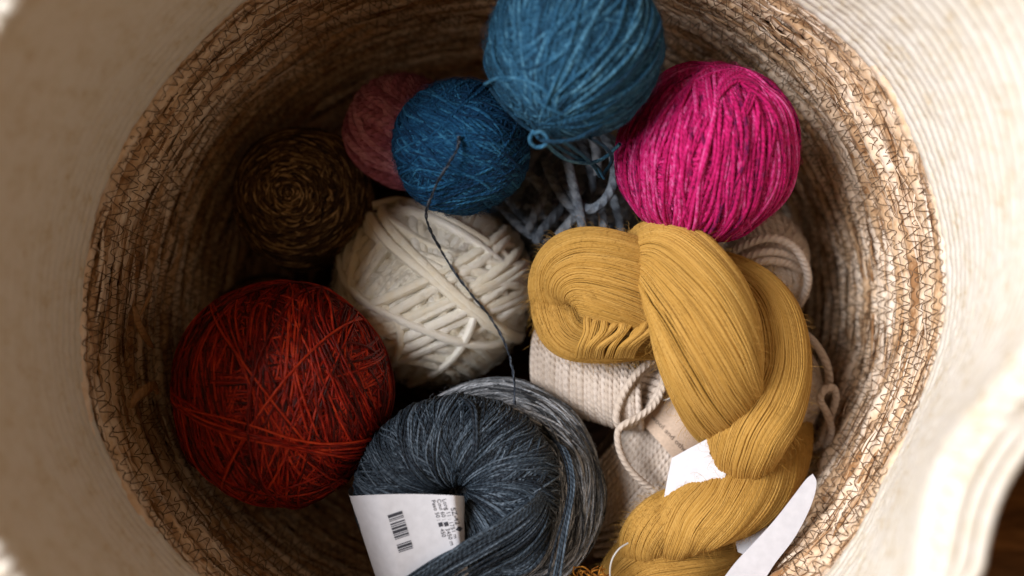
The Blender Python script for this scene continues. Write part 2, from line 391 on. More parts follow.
def rand_specs(k, m, rf0=.975, rf1=1.0, axis=None, fan=.5, d=.5, **kw):
    out=[]
    for i in range(k):
        n = rng.normal(size=3) if axis is None else np.array(axis,float)/np.linalg.norm(axis)+rng.normal(size=3)*fan
        out.append((n, int(rng.integers(max(2,int(m*.5)), int(m*1.4)+1)), dict(d0=rng.uniform(-d,d), rf=rf0+(rf1-rf0)*i/max(1,k-1), **kw)))
    return out
def meridians(pole, k, m, rf=1.0, spread=PI, fan=.03, phase=0, **kw):
    """loops through both poles"""
    p = np.array(pole,float)/np.linalg.norm(pole); e1,e2 = rot_to(p[None]); e1,e2=e1[0],e2[0]
    return [(e1*math.cos(a)+e2*math.sin(a), m, dict(d0=rng.normal()*.04, rf=rf+rng.normal()*.006, fan=fan, **kw)) for a in phase+np.linspace(0,spread,k,endpoint=False)+rng.normal(size=k)*.05]

def on(c, R, pts, scale=(1,1,1)):   # (px,py,lift) -> (px,py,D) on the near side of a ball
    out=[]; sc=np.array(scale)
    for px,py,l in pts:
        d=np.array([(px-512)/F,(288-py)/F,-1.])/sc; o=(np.array([0,0,H])-c)/sc
        A=d@d; B=o@d; disc=B*B-A*(o@o-R*R)
        out.append((px,py,(-B-math.sqrt(max(disc,0)))/A-l))
    return out
# large teal ball
mer = meridians((-.36,-.84,.42), 34, 5, rf=.992, fan=.12, step=2.4, jit=.012)
def teal_extra(g, c, R):
    y=.00085; f=lambda pts: on(c,R,pts)
    strand(g, f([(485,84,.001),(500,78,.0014),(525,80,.0012),(545,90,.0012),(556,104,.001),(560,118,.001)]), y)
    strand(g, f([(490,88,.001),(504,106,.0012),(520,122,.0012),(533,132,.0015)])+[(545,141,.404),(575,139,.404)]+f([(604,124,.001)]), y)
    strand(g, [(534,130,.404),(530,140,.405),(536,147,.407),(545,145,.406),(547,137,.404),(540,132,.403),(534,134,.403)], y)
    strand(g, [(542,138,.404),(553,150,.415),(568,160,.430),(588,163,.445),(604,158,.45),(620,144,.44)], y)
    strand(g, [(546,138,.404),(560,148,.42),(578,158,.44),(596,166,.455),(604,178,.465)], y)
    strand(g, [(560,140,.405),(576,150,.42),(592,164,.45),(600,176,.47)], y)
    strand(g, [(590,138,.41),(606,148,.43),(612,160,.45),(604,174,.47)], y)
    for k in range(60):
        a = rng.uniform(-.2,2.6); x0,y0 = 541+rng.normal()*4, 127+rng.normal()*3; L_=rng.uniform(20,60)
        dx,dy=math.cos(a)*L_,-abs(math.sin(a))*L_; b=rng.normal()*5
        strand(g, f([(x0,y0,.0004),(x0+dx*.4+b,y0+dy*.4,.0007),(x0+dx*.8,y0+dy*.8,.0005),(x0+dx,y0+dy,-.001)]), .0007, S=16, sides=5)
ball('yarn_ball', 'large teal blue wool ball between the small blue ball and the pink one', M['teal'], 574, 50, .42, 88, .00082,
     rand_specs(14,10,.965,.985)+mer+rand_specs(4,5,.99,1.006,axis=(.75,-.35,.1),fan=.3), scale=(1,.98,1), S=90, fz=5000, fzl=.005, extra=teal_extra, loose=True, wa=.035, ra=.014)
# small teal ball
ball('yarn_ball', 'small deep blue wool ball with the dark thread tucked in its front', M['deep_teal'], 461, 148, .46, 68, .00080,
     rand_specs(16,9,.96,.985)+rand_specs(24,8,.985,1.012,axis=(.25,.9,.35),fan=.38)+rand_specs(4,3,1.0,1.01), S=80, fz=3600, wa=.045, ra=.014)
# rose ball
ball('yarn_ball', 'dusty rose wool ball half hidden behind the small blue ball', M['rose'], 404, 131, .51, 58, .0021,
     rand_specs(6,4,.93,.96,step=1.9)+rand_specs(7,4,.96,.99,axis=(1,.25,.2),fan=.25,step=1.9)+rand_specs(5,4,1.0,1.05,axis=(.3,1,.5),fan=.3,step=1.9), sides=10, fz=2500, base=26, brf=.90, ra=.014)
# brown cake
def brown_extra(g,c,R):
    for k in range(300):
        a=rng.uniform(0,2*PI); r=abs(rng.normal())*.55*R; r=min(r,.9*R)
        p0=c+np.array([r*math.cos(a), r*math.sin(a), .9*math.sqrt(max(R*R-r*r,0))*1.0+.0006])
        t=np.array([-math.sin(a),math.cos(a),0])+rng.normal(size=3)*.25; t[2]=0; ln=rng.uniform(.004,.011)
        u=np.linspace(-1,1,9)[:,None]; bend=rng.uniform(.1,.5)
        path=p0+u*t*ln/2-(u*u)*bend*ln*.5*np.array([math.cos(a),math.sin(a),0])
        rel=path-c; rad=np.hypot(rel[:,0],rel[:,1]); path[:,2]=c[2]+.9*np.sqrt(np.maximum(R*R-rad**2,0))+.0014*(1-u[:,0]**2)
        tubes(g, path[None], np.array([0,0,1.]), .00075, 5, False)
ball('yarn_ball', 'dark brown yarn wound in a flat swirl against the left wall of the basket', M['brown'], 303, 199, .525, 70, .0008,
     [((.02*i-.1+rng.normal()*.1, rng.normal()*.12, 1), 10, dict(d0=.1*i-.05, rf=1.0+rng.normal()*.01, fan=.3)) for i in range(10)]+
     [((.05,.03,1),16,dict(d0=d_,rf=.99,fan=.25)) for d_ in (.0,.15,.3,.45,.6,.75,.85)], scale=(1,1.04,.9), fz=900, fzl=.003, extra=brown_extra, wa=.03, ra=.012, base=80)
# red ball
ball('yarn_ball', 'large rust red ball of thin shiny yarn at the lower left', M['red'], 283, 393, .47, 109, .00058,
     rand_specs(26,22,.955,.985)+rand_specs(30,9,.975,1.0,axis=(1,.18,.1),fan=.30,d=.75)+rand_specs(9,3,1.0,1.012,axis=(1,-.1,.3),fan=.4,d=.6)
     +[((.27,.95,.10),3,dict(d0=-.17,rf=1.012,fan=.02)),((.22,.95,.12),3,dict(d0=-.13,rf=1.014,fan=.03)),((.30,.93,.08),2,dict(d0=-.20,rf=1.012))],
     base=340, S=90, wa=.025, ra=.010, scale=(1,1.03,.97), fz=300)
# cream ball
def cream_extra(g,c,R):
    kw=dict(sides=10, ply=3, pitch=.02, plyamp=.06); f=lambda pts: on(c,R,pts,(1.04,.98,1))
    strand(g, f([(340,256,.002),(345,280,.002),(362,299,.0026),(384,312,.003),(420,328,.003),(460,342,.003),(495,345,.002),(518,334,.002)]), .0024, **kw)
    strand(g, f([(372,206,.002),(402,201,.002),(440,216,.003),(476,236,.003),(505,256,.002),(520,272,.001)]), .0024, **kw)
    strand(g, f([(378,216,.002),(410,211,.002),(446,225,.003),(480,246,.003),(506,268,.002),(518,286,.001)]), .0024, **kw)
    strand(g, f([(410,384,.001),(436,372,.003),(458,352,.003),(470,330,.003),(476,310,.002)]), .0022, **kw)
    strand(g, f([(380,300,.002),(400,330,.003),(396,356,.003),(380,370,.001)]), .0022, **kw)
_,*CREAM = ball('yarn_ball', 'thick cream wool ball in the middle of the basket', M['cream'], 433, 291, .53, 97, .0028,
     rand_specs(6,6,.93,.95,step=1.95)+[((.75,-.6,.1),8,dict(d0=-.40,rf=.975,fan=.06,step=1.95)),((.85,-.45,.0),6,dict(d0=-.05,rf=.965,fan=.06,step=1.95)),((.9,.35,.25),6,dict(d0=.55,rf=.98,fan=.08,step=1.95)),
     ((-.45,.85,.15),5,dict(d0=.02,rf=1.015,fan=.06,step=1.95)),((-.35,.9,.1),4,dict(d0=-.30,rf=1.005,fan=.06,step=1.95)),((.35,.9,.2),4,dict(d0=.60,rf=1.0,fan=.08,step=1.95)),((.95,.1,.2),3,dict(d0=-.68,rf=1.0,fan=.08,step=1.95)),((.3,.9,-.2),4,dict(d0=-.68,rf=.99,fan=.08,step=1.95)),((.6,.7,.1),2,dict(d0=.25,rf=1.035,fan=.08,step=1.95))],
     base=26, brf=.90, sides=12, S=120, fz=9000, fzl=.0045, wa=.022, ra=.012, scale=(1.04,.98,1), extra=cream_extra, loose=True)
# magenta ball
def mag_extra(g,c,R):
    f=lambda pts: on(c,R,pts)
    for k in range(11):
        x0=rng.uniform(-9,9); strand(g,f([(704+x0*.5,67,.0008),(703+x0,84,.0012),(706+x0*1.2,108,.0010),(709+x0*1.6,135,-.0006)]), .0009, S=24, sides=6)
    for k in range(9):
        y0=rng.uniform(-5,8); strand(g,f([(714,102+y0*.5,.0008),(723,84+y0,.0012),(738,74+y0,.001),(755,80+y0,.0008),(765,92+y0,-.0006)]), .0009, S=24, sides=6)
    for k in range(3):
        strand(g,f([(756+3*k,76,.001),(748+3*k,98,.0016),(738+2*k,122,.001)]), .0009, S=20, sides=6)
ball('yarn_ball', 'bright magenta pink tweed wool ball against the right wall', M['magenta'], 706, 153, .46, 90, .00098,
     rand_specs(10,10,.955,.975)+meridians((.10,.86,.38), 40, 4, rf=.996, fan=.09, step=2.3, jit=.012)+rand_specs(8,2,1.0,1.014,axis=(1,.05,.1),fan=.16,d=.7),
     base=140, S=90, fz=3600, wa=.035, ra=.014, extra=mag_extra, scale=(1.0,.99,1))
# chunky blue-grey ball
def chunky_extra(g,c,R):
    kw=dict(sides=10, ply=3, pitch=.010, plyamp=.18); y=.0025
    L_=[[(560,128,.50),(566,150,.49),(570,172,.487),(577,200,.488),(582,222,.492),(584,245,.50)],
        [(604,135,.50),(614,160,.492),(613,184,.489),(603,202,.489),(588,209,.491),(574,198,.494),(560,180,.498)],
        [(545,160,.505),(552,178,.497),(562,196,.494),(574,210,.494),(586,224,.497)],
        [(558,178,.503),(545,196,.498),(534,216,.499),(528,232,.503)],[(572,196,.500),(558,212,.497),(544,228,.499),(536,242,.503)],
        [(584,206,.501),(570,222,.499),(558,236,.501)],[(498,200,.515),(512,218,.508),(530,234,.504),(548,242,.504)],
        [(600,205,.505),(603,222,.504),(600,245,.507)],[(612,195,.512),(618,215,.512),(621,240,.515)],[(590,130,.50),(596,150,.497),(598,175,.499)],
        [(578,140,.503),(588,160,.500),(592,185,.502),(585,200,.505)],[(520,170,.515),(535,180,.510),(545,195,.508),(550,215,.508)]]
    for p in L_: strand(g, p, y, **kw)
ball('yarn_ball', 'chunky blue grey wool ball with loose loops under the large teal ball', M['bluegrey'], 566, 200, .56, 74, .0026,
     rand_specs(15,6,.93,1.03,step=1.9), sides=9, ply=3, pitch=.010, base=40, fz=900, wa=.04, ra=.02, extra=chunky_extra, loose=True)
# beige ball, right
def beige_extra(g,c,R):
    kw=dict(sides=10, ply=3, pitch=.009, plyamp=.14)
    for k in range(3):
        strand(g,[(722,262+9*k,.505),(742,250+9*k,.498),(766,243+9*k,.495),(786,245+9*k,.500),(800,254+8*k,.508)] if k else
                 [(722,258,.505),(742,246,.497),(768,238,.493),(790,244,.495),(803,260,.498),(808,280,.505),(802,300,.515),(792,312,.53)], .0021, **kw)
ball('yarn_ball', 'beige wool ball with one thick loose loop, below the pink ball', M['beige'], 762, 262, .53, 46, .0017,
     [((.97,.2,.05),34,dict(rf=1.0,fan=.05)),((.9,.35,.1),14,dict(rf=1.01,d0=-.3,fan=.05)),((-.2,.9,.3),4,dict(rf=1.02,d0=.45,fan=.08))], base=40, sides=8, ply=3, pitch=.007, fz=800, scale=(1,1.18,1), extra=beige_extra, loose=True, group='beige yarn')
# beige ball behind the mustard skein
def beige2_extra(g,c,R):
    kw=dict(sides=10, ply=3, pitch=.009, plyamp=.15)
    strand(g,[(798,330,.515),(812,340,.508),(824,358,.505),(829,376,.507),(828,392,.512)], .0020, **kw)
    strand(g,[(800,348,.52),(812,362,.515),(818,380,.515),(818,400,.52)], .0020, **kw)
    strand(g,[(812,452,.525),(824,446,.512),(831,432,.502),(827,414,.496),(820,400,.494),(824,390,.493),(833,388,.495),(836,398,.498),(832,412,.501),(826,428,.506),(818,444,.512),(806,452,.52)], .0019, S=90, **kw)
ball('yarn_ball', 'beige wool ball with curled loose end, mostly behind the mustard skein', M['beige'], 772, 392, .525, 50, .0019,
     rand_specs(10,9,.95,1.0), base=40, sides=8, ply=3, pitch=.008, fz=500, scale=(1,1.1,1), extra=beige2_extra, loose=True, group='beige yarn')
# hidden lower filling yarn: dark ball between brown and red, seen as a dim arc
ball('yarn_ball', 'dim olive brown ball barely showing between the brown and the red balls', M['brown'], 268, 335, .585, 62, .0010,
     rand_specs(16,9,.96,1.0,axis=(.1,.9,.4),fan=.2), base=80, fz=0)

# heather grey ball under the slate donut
def grey_specs():
    out=[]
    for i in range(26):
        d_=rng.uniform(-.2,.9); out.append(((rng.normal()*.16+.05, rng.normal()*.16-.03, 1), 9, dict(d0=d_, rf=.985+.02*rng.random(), fan=.12)))
    return out
ball('yarn_ball', 'heather grey ball whose wound strands ring the slate blue one at the bottom', M['grey'], 493, 490, .485, 112, .00062, grey_specs(),
     base=260, basefan=.28, basen=(0,0,1), S=100, scale=(1,1,.52), fz=1500, fzl=.004, wa=.03, ra=.012)

# slate blue donut hank
c = P(457, 491, .455); R0, r0 = .0246, .0208
slate = thing('yarn_ball', 'slate blue doughnut wound ball with a white barcode label, at the bottom', 'yarn ball', tuple(c-np.array([0,0,r0])))
g = Geo()
def torus_pts(u, v, rr):      # u round the ring, v round the tube
    sq = 1-.12*np.cos(u-.4)
    R_ = R0*(1+.05*np.sin(2*u+1))
    x = (R_+rr*np.cos(v)*1.0)*np.cos(u)*1.02; y=(R_+rr*np.cos(v))*np.sin(u)*1.0; z=rr*np.sin(v)*.92
    return np.stack([x,y,z],-1)
def torus_n(u, v): return np.stack([np.cos(v)*np.cos(u), np.cos(v)*np.sin(u), np.sin(v)+0*u],-1)
for layer,(L_,lean,rf) in enumerate(((360,.2,.95),(440,.55,.985),(200,-.35,.978),(60,.8,1.005))):
    S=64; v = np.linspace(0,2*PI,S,endpoint=False)[None]; clump = rng.normal(size=L_)*.03
    u0 = np.linspace(0,2*PI,L_,endpoint=False)[:,None]+clump[:,None]
    u = u0+lean*np.sin(v*.5)**2*1.0+wob(L_,S,.03)+.08*np.sin(3*u0+v)
    rr = r0*rf*(1+wob(L_,S,.012,(2,3,5)))+.0009*np.abs(np.sin(u0*7+2*lean))**2*-1+rng.normal(size=(L_,1))*.0002
    tubes(g, c+torus_pts(u,v,rr), torus_n(u,v), .00050, 5, True)
u = np.linspace(0,2*PI,60,endpoint=False); v=np.linspace(0,2*PI,25)
U,V_=np.meshgrid(u,v,indexing='ij'); pts=c+torus_pts(U,V_,r0*.92); idx=np.arange(pts.shape[0]*pts.shape[1]).reshape(pts.shape[:2]); nx=np.roll(idx,-1,0)
g.add(pts, np.stack([idx[:,:-1],nx[:,:-1],nx[:,1:],idx[:,1:]],-1), np.full(pts.shape,.2))
# the wrapped bundle along the lower side and the loose strands
for k in range(90):
    q=abs(rng.normal())*11+.5; e=rng.normal()*.8; z_=.0007*math.sin(k*1.3)+q*.00006
    strand(g, [(372+q*.5,606+q,.436),(400+q*.4,584+q+e,.4285+z_),(436+q*.4,560+q+e,.4262+z_),(470+q*.5,538+q-e,.4262+z_),(506+q*.5,518+q+e,.4300+z_),(534+q*.3,496+q*.9,.4365),(546+q*.1,470+q*.8,.447),(540,450+q,.461)], .0005, S=44, sides=5)
for k in range(34):
    o1,o2 = rng.normal()*5, rng.normal()*9
    strand(g, [(440+o2,620,.452),(480+o1+o2*.6,578+o1,.439),(522+o1+o2*.5,558+o2,.436),(548+o1*.5,526+o2,.445),(548+o1*.5,494,.461)], .0006, S=34, sides=5)
for k in range(4):
    o=k*2.4+rng.normal(); strand(g, [(540+o*.9,424+o*2,.470),(562+o*.6,450,.4565),(570+o*.6,482,.448),(566+o*.6,512,.442),(558+o,542,.438),(548+o*1.4,590,.438)], .0006, S=30, sides=6)
for o in (0,4):
    strand(g, [(464+o,400,.4475),(471+o,408,.4405),(474+o*.7,425,.4372),(474+o*.7,445,.4358),(470+o,462,.4370),(460+o,474,.4395),(452+o,472,.438)], .0008, S=40)
fuzz_at(g, *(lambda u,v: (c+torus_pts(u,v,r0*1.0), torus_n(u,v), unit(np.cross(torus_n(u,v), rng.normal(size=(len(u),3))))))(rng.random(900)*2*PI, rng.uniform(.1,PI-.1,900)), .003, .00004)
g.build('wound_yarn', M['slate'], slate)

# white paper label with the bar code, curved over the tube of the donut
def lab(u, v, up=0.0):        # u 0..1 left to hole, v 0..1 top to bottom -> point
    u = np.asarray(u,float); v=np.asarray(v,float)
    xl = 350+v*34; xr = 464+v*10
    px = xl+(xr-xl)*u; py = 496+v*105-2*np.sin(u*PI) 
    D = .4285+.016*np.clip((.28-u)/.28,0,1)**2+.016*np.clip((u-.90)/.1,0,1)**2+.002*v-up
    return np.stack([(px-512)/F*D,(288-py)/F*D,H-D],-1)
g = Geo(); U,V_=np.meshgrid(np.linspace(0,1,40),np.linspace(0,1,20),indexing='ij')
idx=np.arange(800).reshape(40,20)
top=lab(U,V_); bot=lab(U,V_,-.00025)
g.add(top, np.stack([idx[:-1,:-1],idx[:-1,1:],idx[1:,1:],idx[1:,:-1]],-1)); g.add(bot, np.stack([idx[:-1,:-1],idx[1:,:-1],idx[1:,1:],idx[:-1,1:]],-1))
# strip going down on the left side
sU = np.linspace(0,1,10); e0 = lab(np.zeros(20),np.linspace(0,1,20)); 
side = np.stack([e0+np.array([-.004*math.sin(t*1.5)+.001*t*t, 0, -.018*t-.004*t*t]) for t in sU],0); i2=np.arange(200).reshape(10,20)
g.add(side, np.stack([i2[:-1,:-1],i2[:-1,1:],i2[1:,1:],i2[1:,:-1]],-1))
label = g.build('label', M['paper'], slate)
label['label'] = 'white paper label with grey bar code and small print'

def text_mesh(body, size):
    cu = bpy.data.curves.new('t','FONT'); cu.body=body; cu.size=size; cu.resolution_u=3
    o = bpy.data.objects.new('t',cu); col.objects.link(o)
    me = bpy.data.meshes.new_from_object(o.evaluated_get(bpy.context.evaluated_depsgraph_get()))
    vs=[tuple(v.co) for v in me.vertices]; fs=[tuple(p.vertices) for p in me.polygons]
    bpy.data.objects.remove(o); bpy.data.curves.remove(cu); bpy.data.meshes.remove(me)
    return vs, fs
def poly_obj(name, vs, fs, mat, parent):
    me=bpy.data.meshes.new(name); loc=np.array(parent.matrix_world.translation) if False else np.zeros(3)
    me.from_pydata([tuple(v) for v in vs],[],fs); me.materials.append(mat)
    o=bpy.data.objects.new(name,me); col.objects.link(o); o.parent=parent; return o
def img_to_lab(px, py):       # photo position -> label u, v
    v=(np.asarray(py)-495)/105; xl=350+v*34; xr=464+v*10; return (np.asarray(px)-xl)/(xr-xl), v
sl = np.array(slate.location)
vs=[];fs=[]
def put(px, py, ang, body, size):   # text baseline starting at px,py going in direction ang (image degrees, clockwise)
    tv,tf = text_mesh(body, 1.0); a=math.radians(ang); n0=len(vs)
    for (x,y,z) in tv:
        X=px+size*(x*math.cos(a)+y*math.sin(a)); Y=py+size*(x*math.sin(a)-y*math.cos(a))
        uu,vv=img_to_lab(X,Y); vs.append(lab(uu,vv,.00025)-sl)
    fs.extend([tuple(i+n0 for i in f) for f in tf])
put(431,501,73,'Peso 50 : \u25A0 450',5.8)
put(436.5,500,73,'Coul 60 : \u25A0 3450 m',5.8)
put(442,499.5,73,'Long 11 : 1751 m',5.8)
put(450.5,508,73,'SZ-42\u2666',7.2)
# bar code: bars across, stacked downwards
bars=[(0,3.2),(4.4,1.0),(6.2,.7),(9,1.5),(11.6,.8),(13.4,2.2),(16.6,3.2),(20.6,.8),(22.4,1.8),(25,.7),(31,1.0),(32.8,2.6),(36.2,1.3),(38.3,.8)]
a=math.radians(73); ax=np.array([math.cos(a),math.sin(a)]); bx=np.array([math.cos(a-PI/2),math.sin(a-PI/2)])
for s0,w in bars:
    n0=len(vs)
    for q in range(6):
        for ss in (s0,s0+w):
            p_=np.array([387.5,516.])+ax*ss+bx*(15*q/5); uu,vv=img_to_lab(*p_); vs.append(lab(uu,vv,.00025)-sl)
    fs.extend([(n0+2*q,n0+2*q+1,n0+2*q+3,n0+2*q+2) for q in range(5)])
pr=poly_obj('printed_text', vs, fs, M['ink'], label)

# ------------------------------------------------------------------ dark thread from the small blue ball down to the grey ball
g=Geo()
pts=[(459,136,.427),(457,150,.4245),(448,165,.424),(438,182,.428),(430,200,.437),(426,216,.448),(431,232,.462),(441,250,.474),(452,268,.481),(464,285,.487),(476,300,.490),(488,314,.489),(498,330,.486),(506,346,.478),(511,362,.470),(514,380,.462),(515,405,.455)]
cc,cR = CREAM
pts=[(x,y,min(d, on(cc,cR*1.015+.0031,[(x,y,.0009)],(1.04,.98,1))[0][2]) if 215<y<372 else d) for x,y,d in pts]
w=spline(np.array([P(*p) for p in pts]),260); S=260
for k in (0,1):
    a=np.linspace(0,120,S)+k*PI
    tubes(g,(w+np.stack([.00032*np.cos(a),.00032*np.sin(a)*.6,.0003*np.sin(a)],-1)+np.cumsum(rng.normal(size=(S,3))*.00003,0))[None],np.array([0,0,1.]),.00042*(1+.25*np.sin(np.linspace(0,50,S)+k))[None],6)
ii=rng.integers(0,S,160); fuzz_at(g,w[ii],np.tile([0,0,1.],(160,1)),unit(rng.normal(size=(160,3))),.0016,.00004)
tag(g.build('yarn_strand', M['thread']), 'thin charcoal twisted thread lying over the cream ball', 'thread')

# ------------------------------------------------------------------ beige skeins below the mustard one
def skein(g, A, B, ra_, yr, n, hollow=.0, lean=.0, S=44, layers=1, taper=.15, sides=9, pitch=.008, flat=1.0):
    """yarn wound round the axis A-B"""
    A=np.array(A);B=np.array(B); ax=unit(B-A); e1=unit(np.cross(ax,[0,0,1.])); e2=np.cross(ax,e1)
    t=np.linspace(0,2*PI,S,endpoint=False)[None]
    for l in range(layers):
        k=np.linspace(0,1,n)[:,None]; k=k+rng.normal(size=(n,1))*.004
        rr=ra_*(1-taper*(2*k-1)**4)*(1-l*.10)*(1+wob(n,S,.012,(2,3)))
        kk=k+lean*np.cos(t)+wob(n,S,.006,(1,2))
        path=A+(B-A)*kk[...,None]+rr[...,None]*(np.cos(t)[...,None]*e1+np.sin(t)[...,None]*e2*flat)
        nr=np.cos(t)[...,None]*e1+np.sin(t)[...,None]*e2+0*path
        tubes(g,path,nr,yr,sides,True,ply=3,pitch=pitch,plyamp=.14)
c1=P(592,382,.505)
bm=thing('yarn_skein','hollow ended beige wool skein between the grey ball and the mustard skein','yarn skein',tuple(c1-np.array([0,0,.02])),'beige yarn')
g=Geo(); skein(g,P(540,364,.512),P(640,394,.500),.0188,.0017,30,lean=.10,layers=2,taper=.12)
kw=dict(sides=10,ply=3,pitch=.008,plyamp=.14)
# rim of the hollow end
for k in range(2):
    t=np.linspace(0,2*PI,60,endpoint=False)
    px=641+k*1.5+(21-3*k)*np.cos(t)*math.cos(-.95)-(40-3*k)*0*np.sin(t)
    ex=np.array([math.cos(math.radians(-57)),math.sin(math.radians(-57))]); ey=np.array([-ex[1],ex[0]])
    q=np.array([641.,393.])[None]+np.cos(t)[:,None]*ex*(39-4*k)+np.sin(t)[:,None]*ey*(15-3*k)
    D=.484+.006*k+.004*np.sin(t)
    pth=np.array([P(a_,b_,d_) for (a_,b_),d_ in zip(q,D)])
    tubes(g,pth[None],np.array([0,0,1.]),.0020,10,True,ply=3,pitch=.008,plyamp=.14)
# the ribbed yarn seen inside the hollow
for k in range(9):
    f=(k-4)/4.5; o=ex*34*f; hw=13*math.sqrt(max(0,1-f*f))
    a_=np.array([641.,393.])+o-ey*hw-ex*3; b_=np.array([641.,393.])+o+ey*hw+ex*3
    strand(g,[(a_[0],a_[1],.490),((a_[0]+b_[0])/2,(a_[1]+b_[1])/2,.495),(b_[0],b_[1],.490)],.0019,S=24,**kw)
# yarn leaving the mouth and running down over the labelled skein
strand(g,[(664,386,.484),(655,404,.481),(640,416,.479),(625,424,.478),(618,432,.479),(619,448,.481),(626,464,.482),(638,478,.483),(652,489,.485)],.0017,S=80,**kw)
fuzz_at(g,*(lambda k:(P(592,382,.4875)+np.stack([rng.uniform(-.026,.026,k),rng.uniform(-.012,.012,k),np.zeros(k)],-1),np.tile([0,0,1.],(k,1)),unit(rng.normal(size=(k,3))*[1,1,.2])))(300),.003,.00004)
g.build('wound_yarn',M['beige'],bm)

c2=P(662,470,.52)
bl=thing('yarn_skein','beige wool skein with a kraft paper band, under the white tag','yarn skein',tuple(c2-np.array([0,0,.028])),'beige yarn')
g=Geo()
A=P(628,520,.525); B=P(700,410,.525)
# strands run lengthways round a flattened oval: loops about an axis square to the skein
axd=unit(B-A); side_=unit(np.cross(axd,[0,0,1.]))
for l in range(2):
    n=30; S=90; t=np.linspace(0,2*PI,S,endpoint=False)[None]; k=np.linspace(-1,1,n)[:,None]
    half=np.sqrt(1-(.86*k)**2); mid=(A+B)/2
    x=(.0500*half**.55)*np.cos(t)*(1-.04*l); z=(.0265*half)*np.sin(t)*(1-.06*l); y=k*.0295+.10*x+wob(n,S,.0006,(1,2,3))
    path=mid+x[...,None]*axd+y[...,None]*side_+z[...,None]*np.array([0,0,1.])
    nr=np.cos(t)[...,None]*axd*.5+np.sin(t)[...,None]*np.array([0,0,1.])+(.8*k+0*t)[...,None]*side_
    tubes(g,path,nr,.0016,9,True,ply=3,pitch=.007,plyamp=.16)
for k in range(5):            # strands wound across the lower end
    strand(g,[(596,522+k*8,.52),(612,519+k*8,.507),(636,514+k*7,.500),(662,506+k*6,.503)],.0018,S=30,sides=9,ply=3,pitch=.008,plyamp=.14)
g.build('wound_yarn',M['beige'],bl)
# kraft band
def kraft(u,v,up=0):          # quadrilateral wrapping over the skein
    c00,c10,c11,c01=[np.array(q,float) for q in ((640,421),(668,383),(716,424),(684,470))]
    q=c00*(1-u)*(1-v)+c10*u*(1-v)+c11*u*v+c01*(1-u)*v
    s=(v-.5); D=.4905+.010*s*s*4*.6+.004*abs(u-.5)*0-up
    return P(q[0],q[1],D)
g=Geo(); nu=14
top=np.array([[kraft(u,v) for v in np.linspace(-.05,1.1,nu)] for u in np.linspace(0,1,nu)]); bot=top-np.array([0,0,.0004]); idx=np.arange(nu*nu).reshape(nu,nu)
g.add(top,np.stack([idx[:-1,:-1],idx[:-1,1:],idx[1:,1:],idx[1:,:-1]],-1)); g.add(bot,np.stack([idx[:-1,:-1],idx[1:,:-1],idx[1:,1:],idx[:-1,1:]],-1))
kb=g.build('paper_band',M['kraft'],bl)
tv,tf=text_mesh('wool and other',1.0); xs=[v[0] for v in tv]; wd=max(xs)
vs=[]
for x,y,z in tv: vs.append(kraft(.22+y*.13, .10+.82*x/wd, .0002)-np.array(bl.location))
poly_obj('printed_text',vs,tf,M['kraft_ink'],kb)
# thin clear ring of the band's tag
g=Geo(); t=np.linspace(-.5,2.6,40); q=[(667+ (9)*math.cos(a_)*.9-3*math.sin(a_), 391+(9)*math.sin(a_)*1.0,.4835) for a_ in t]
strand(g,q,.00035,S=80,sides=6)
g.build('tag_string',M['wire'],bl)

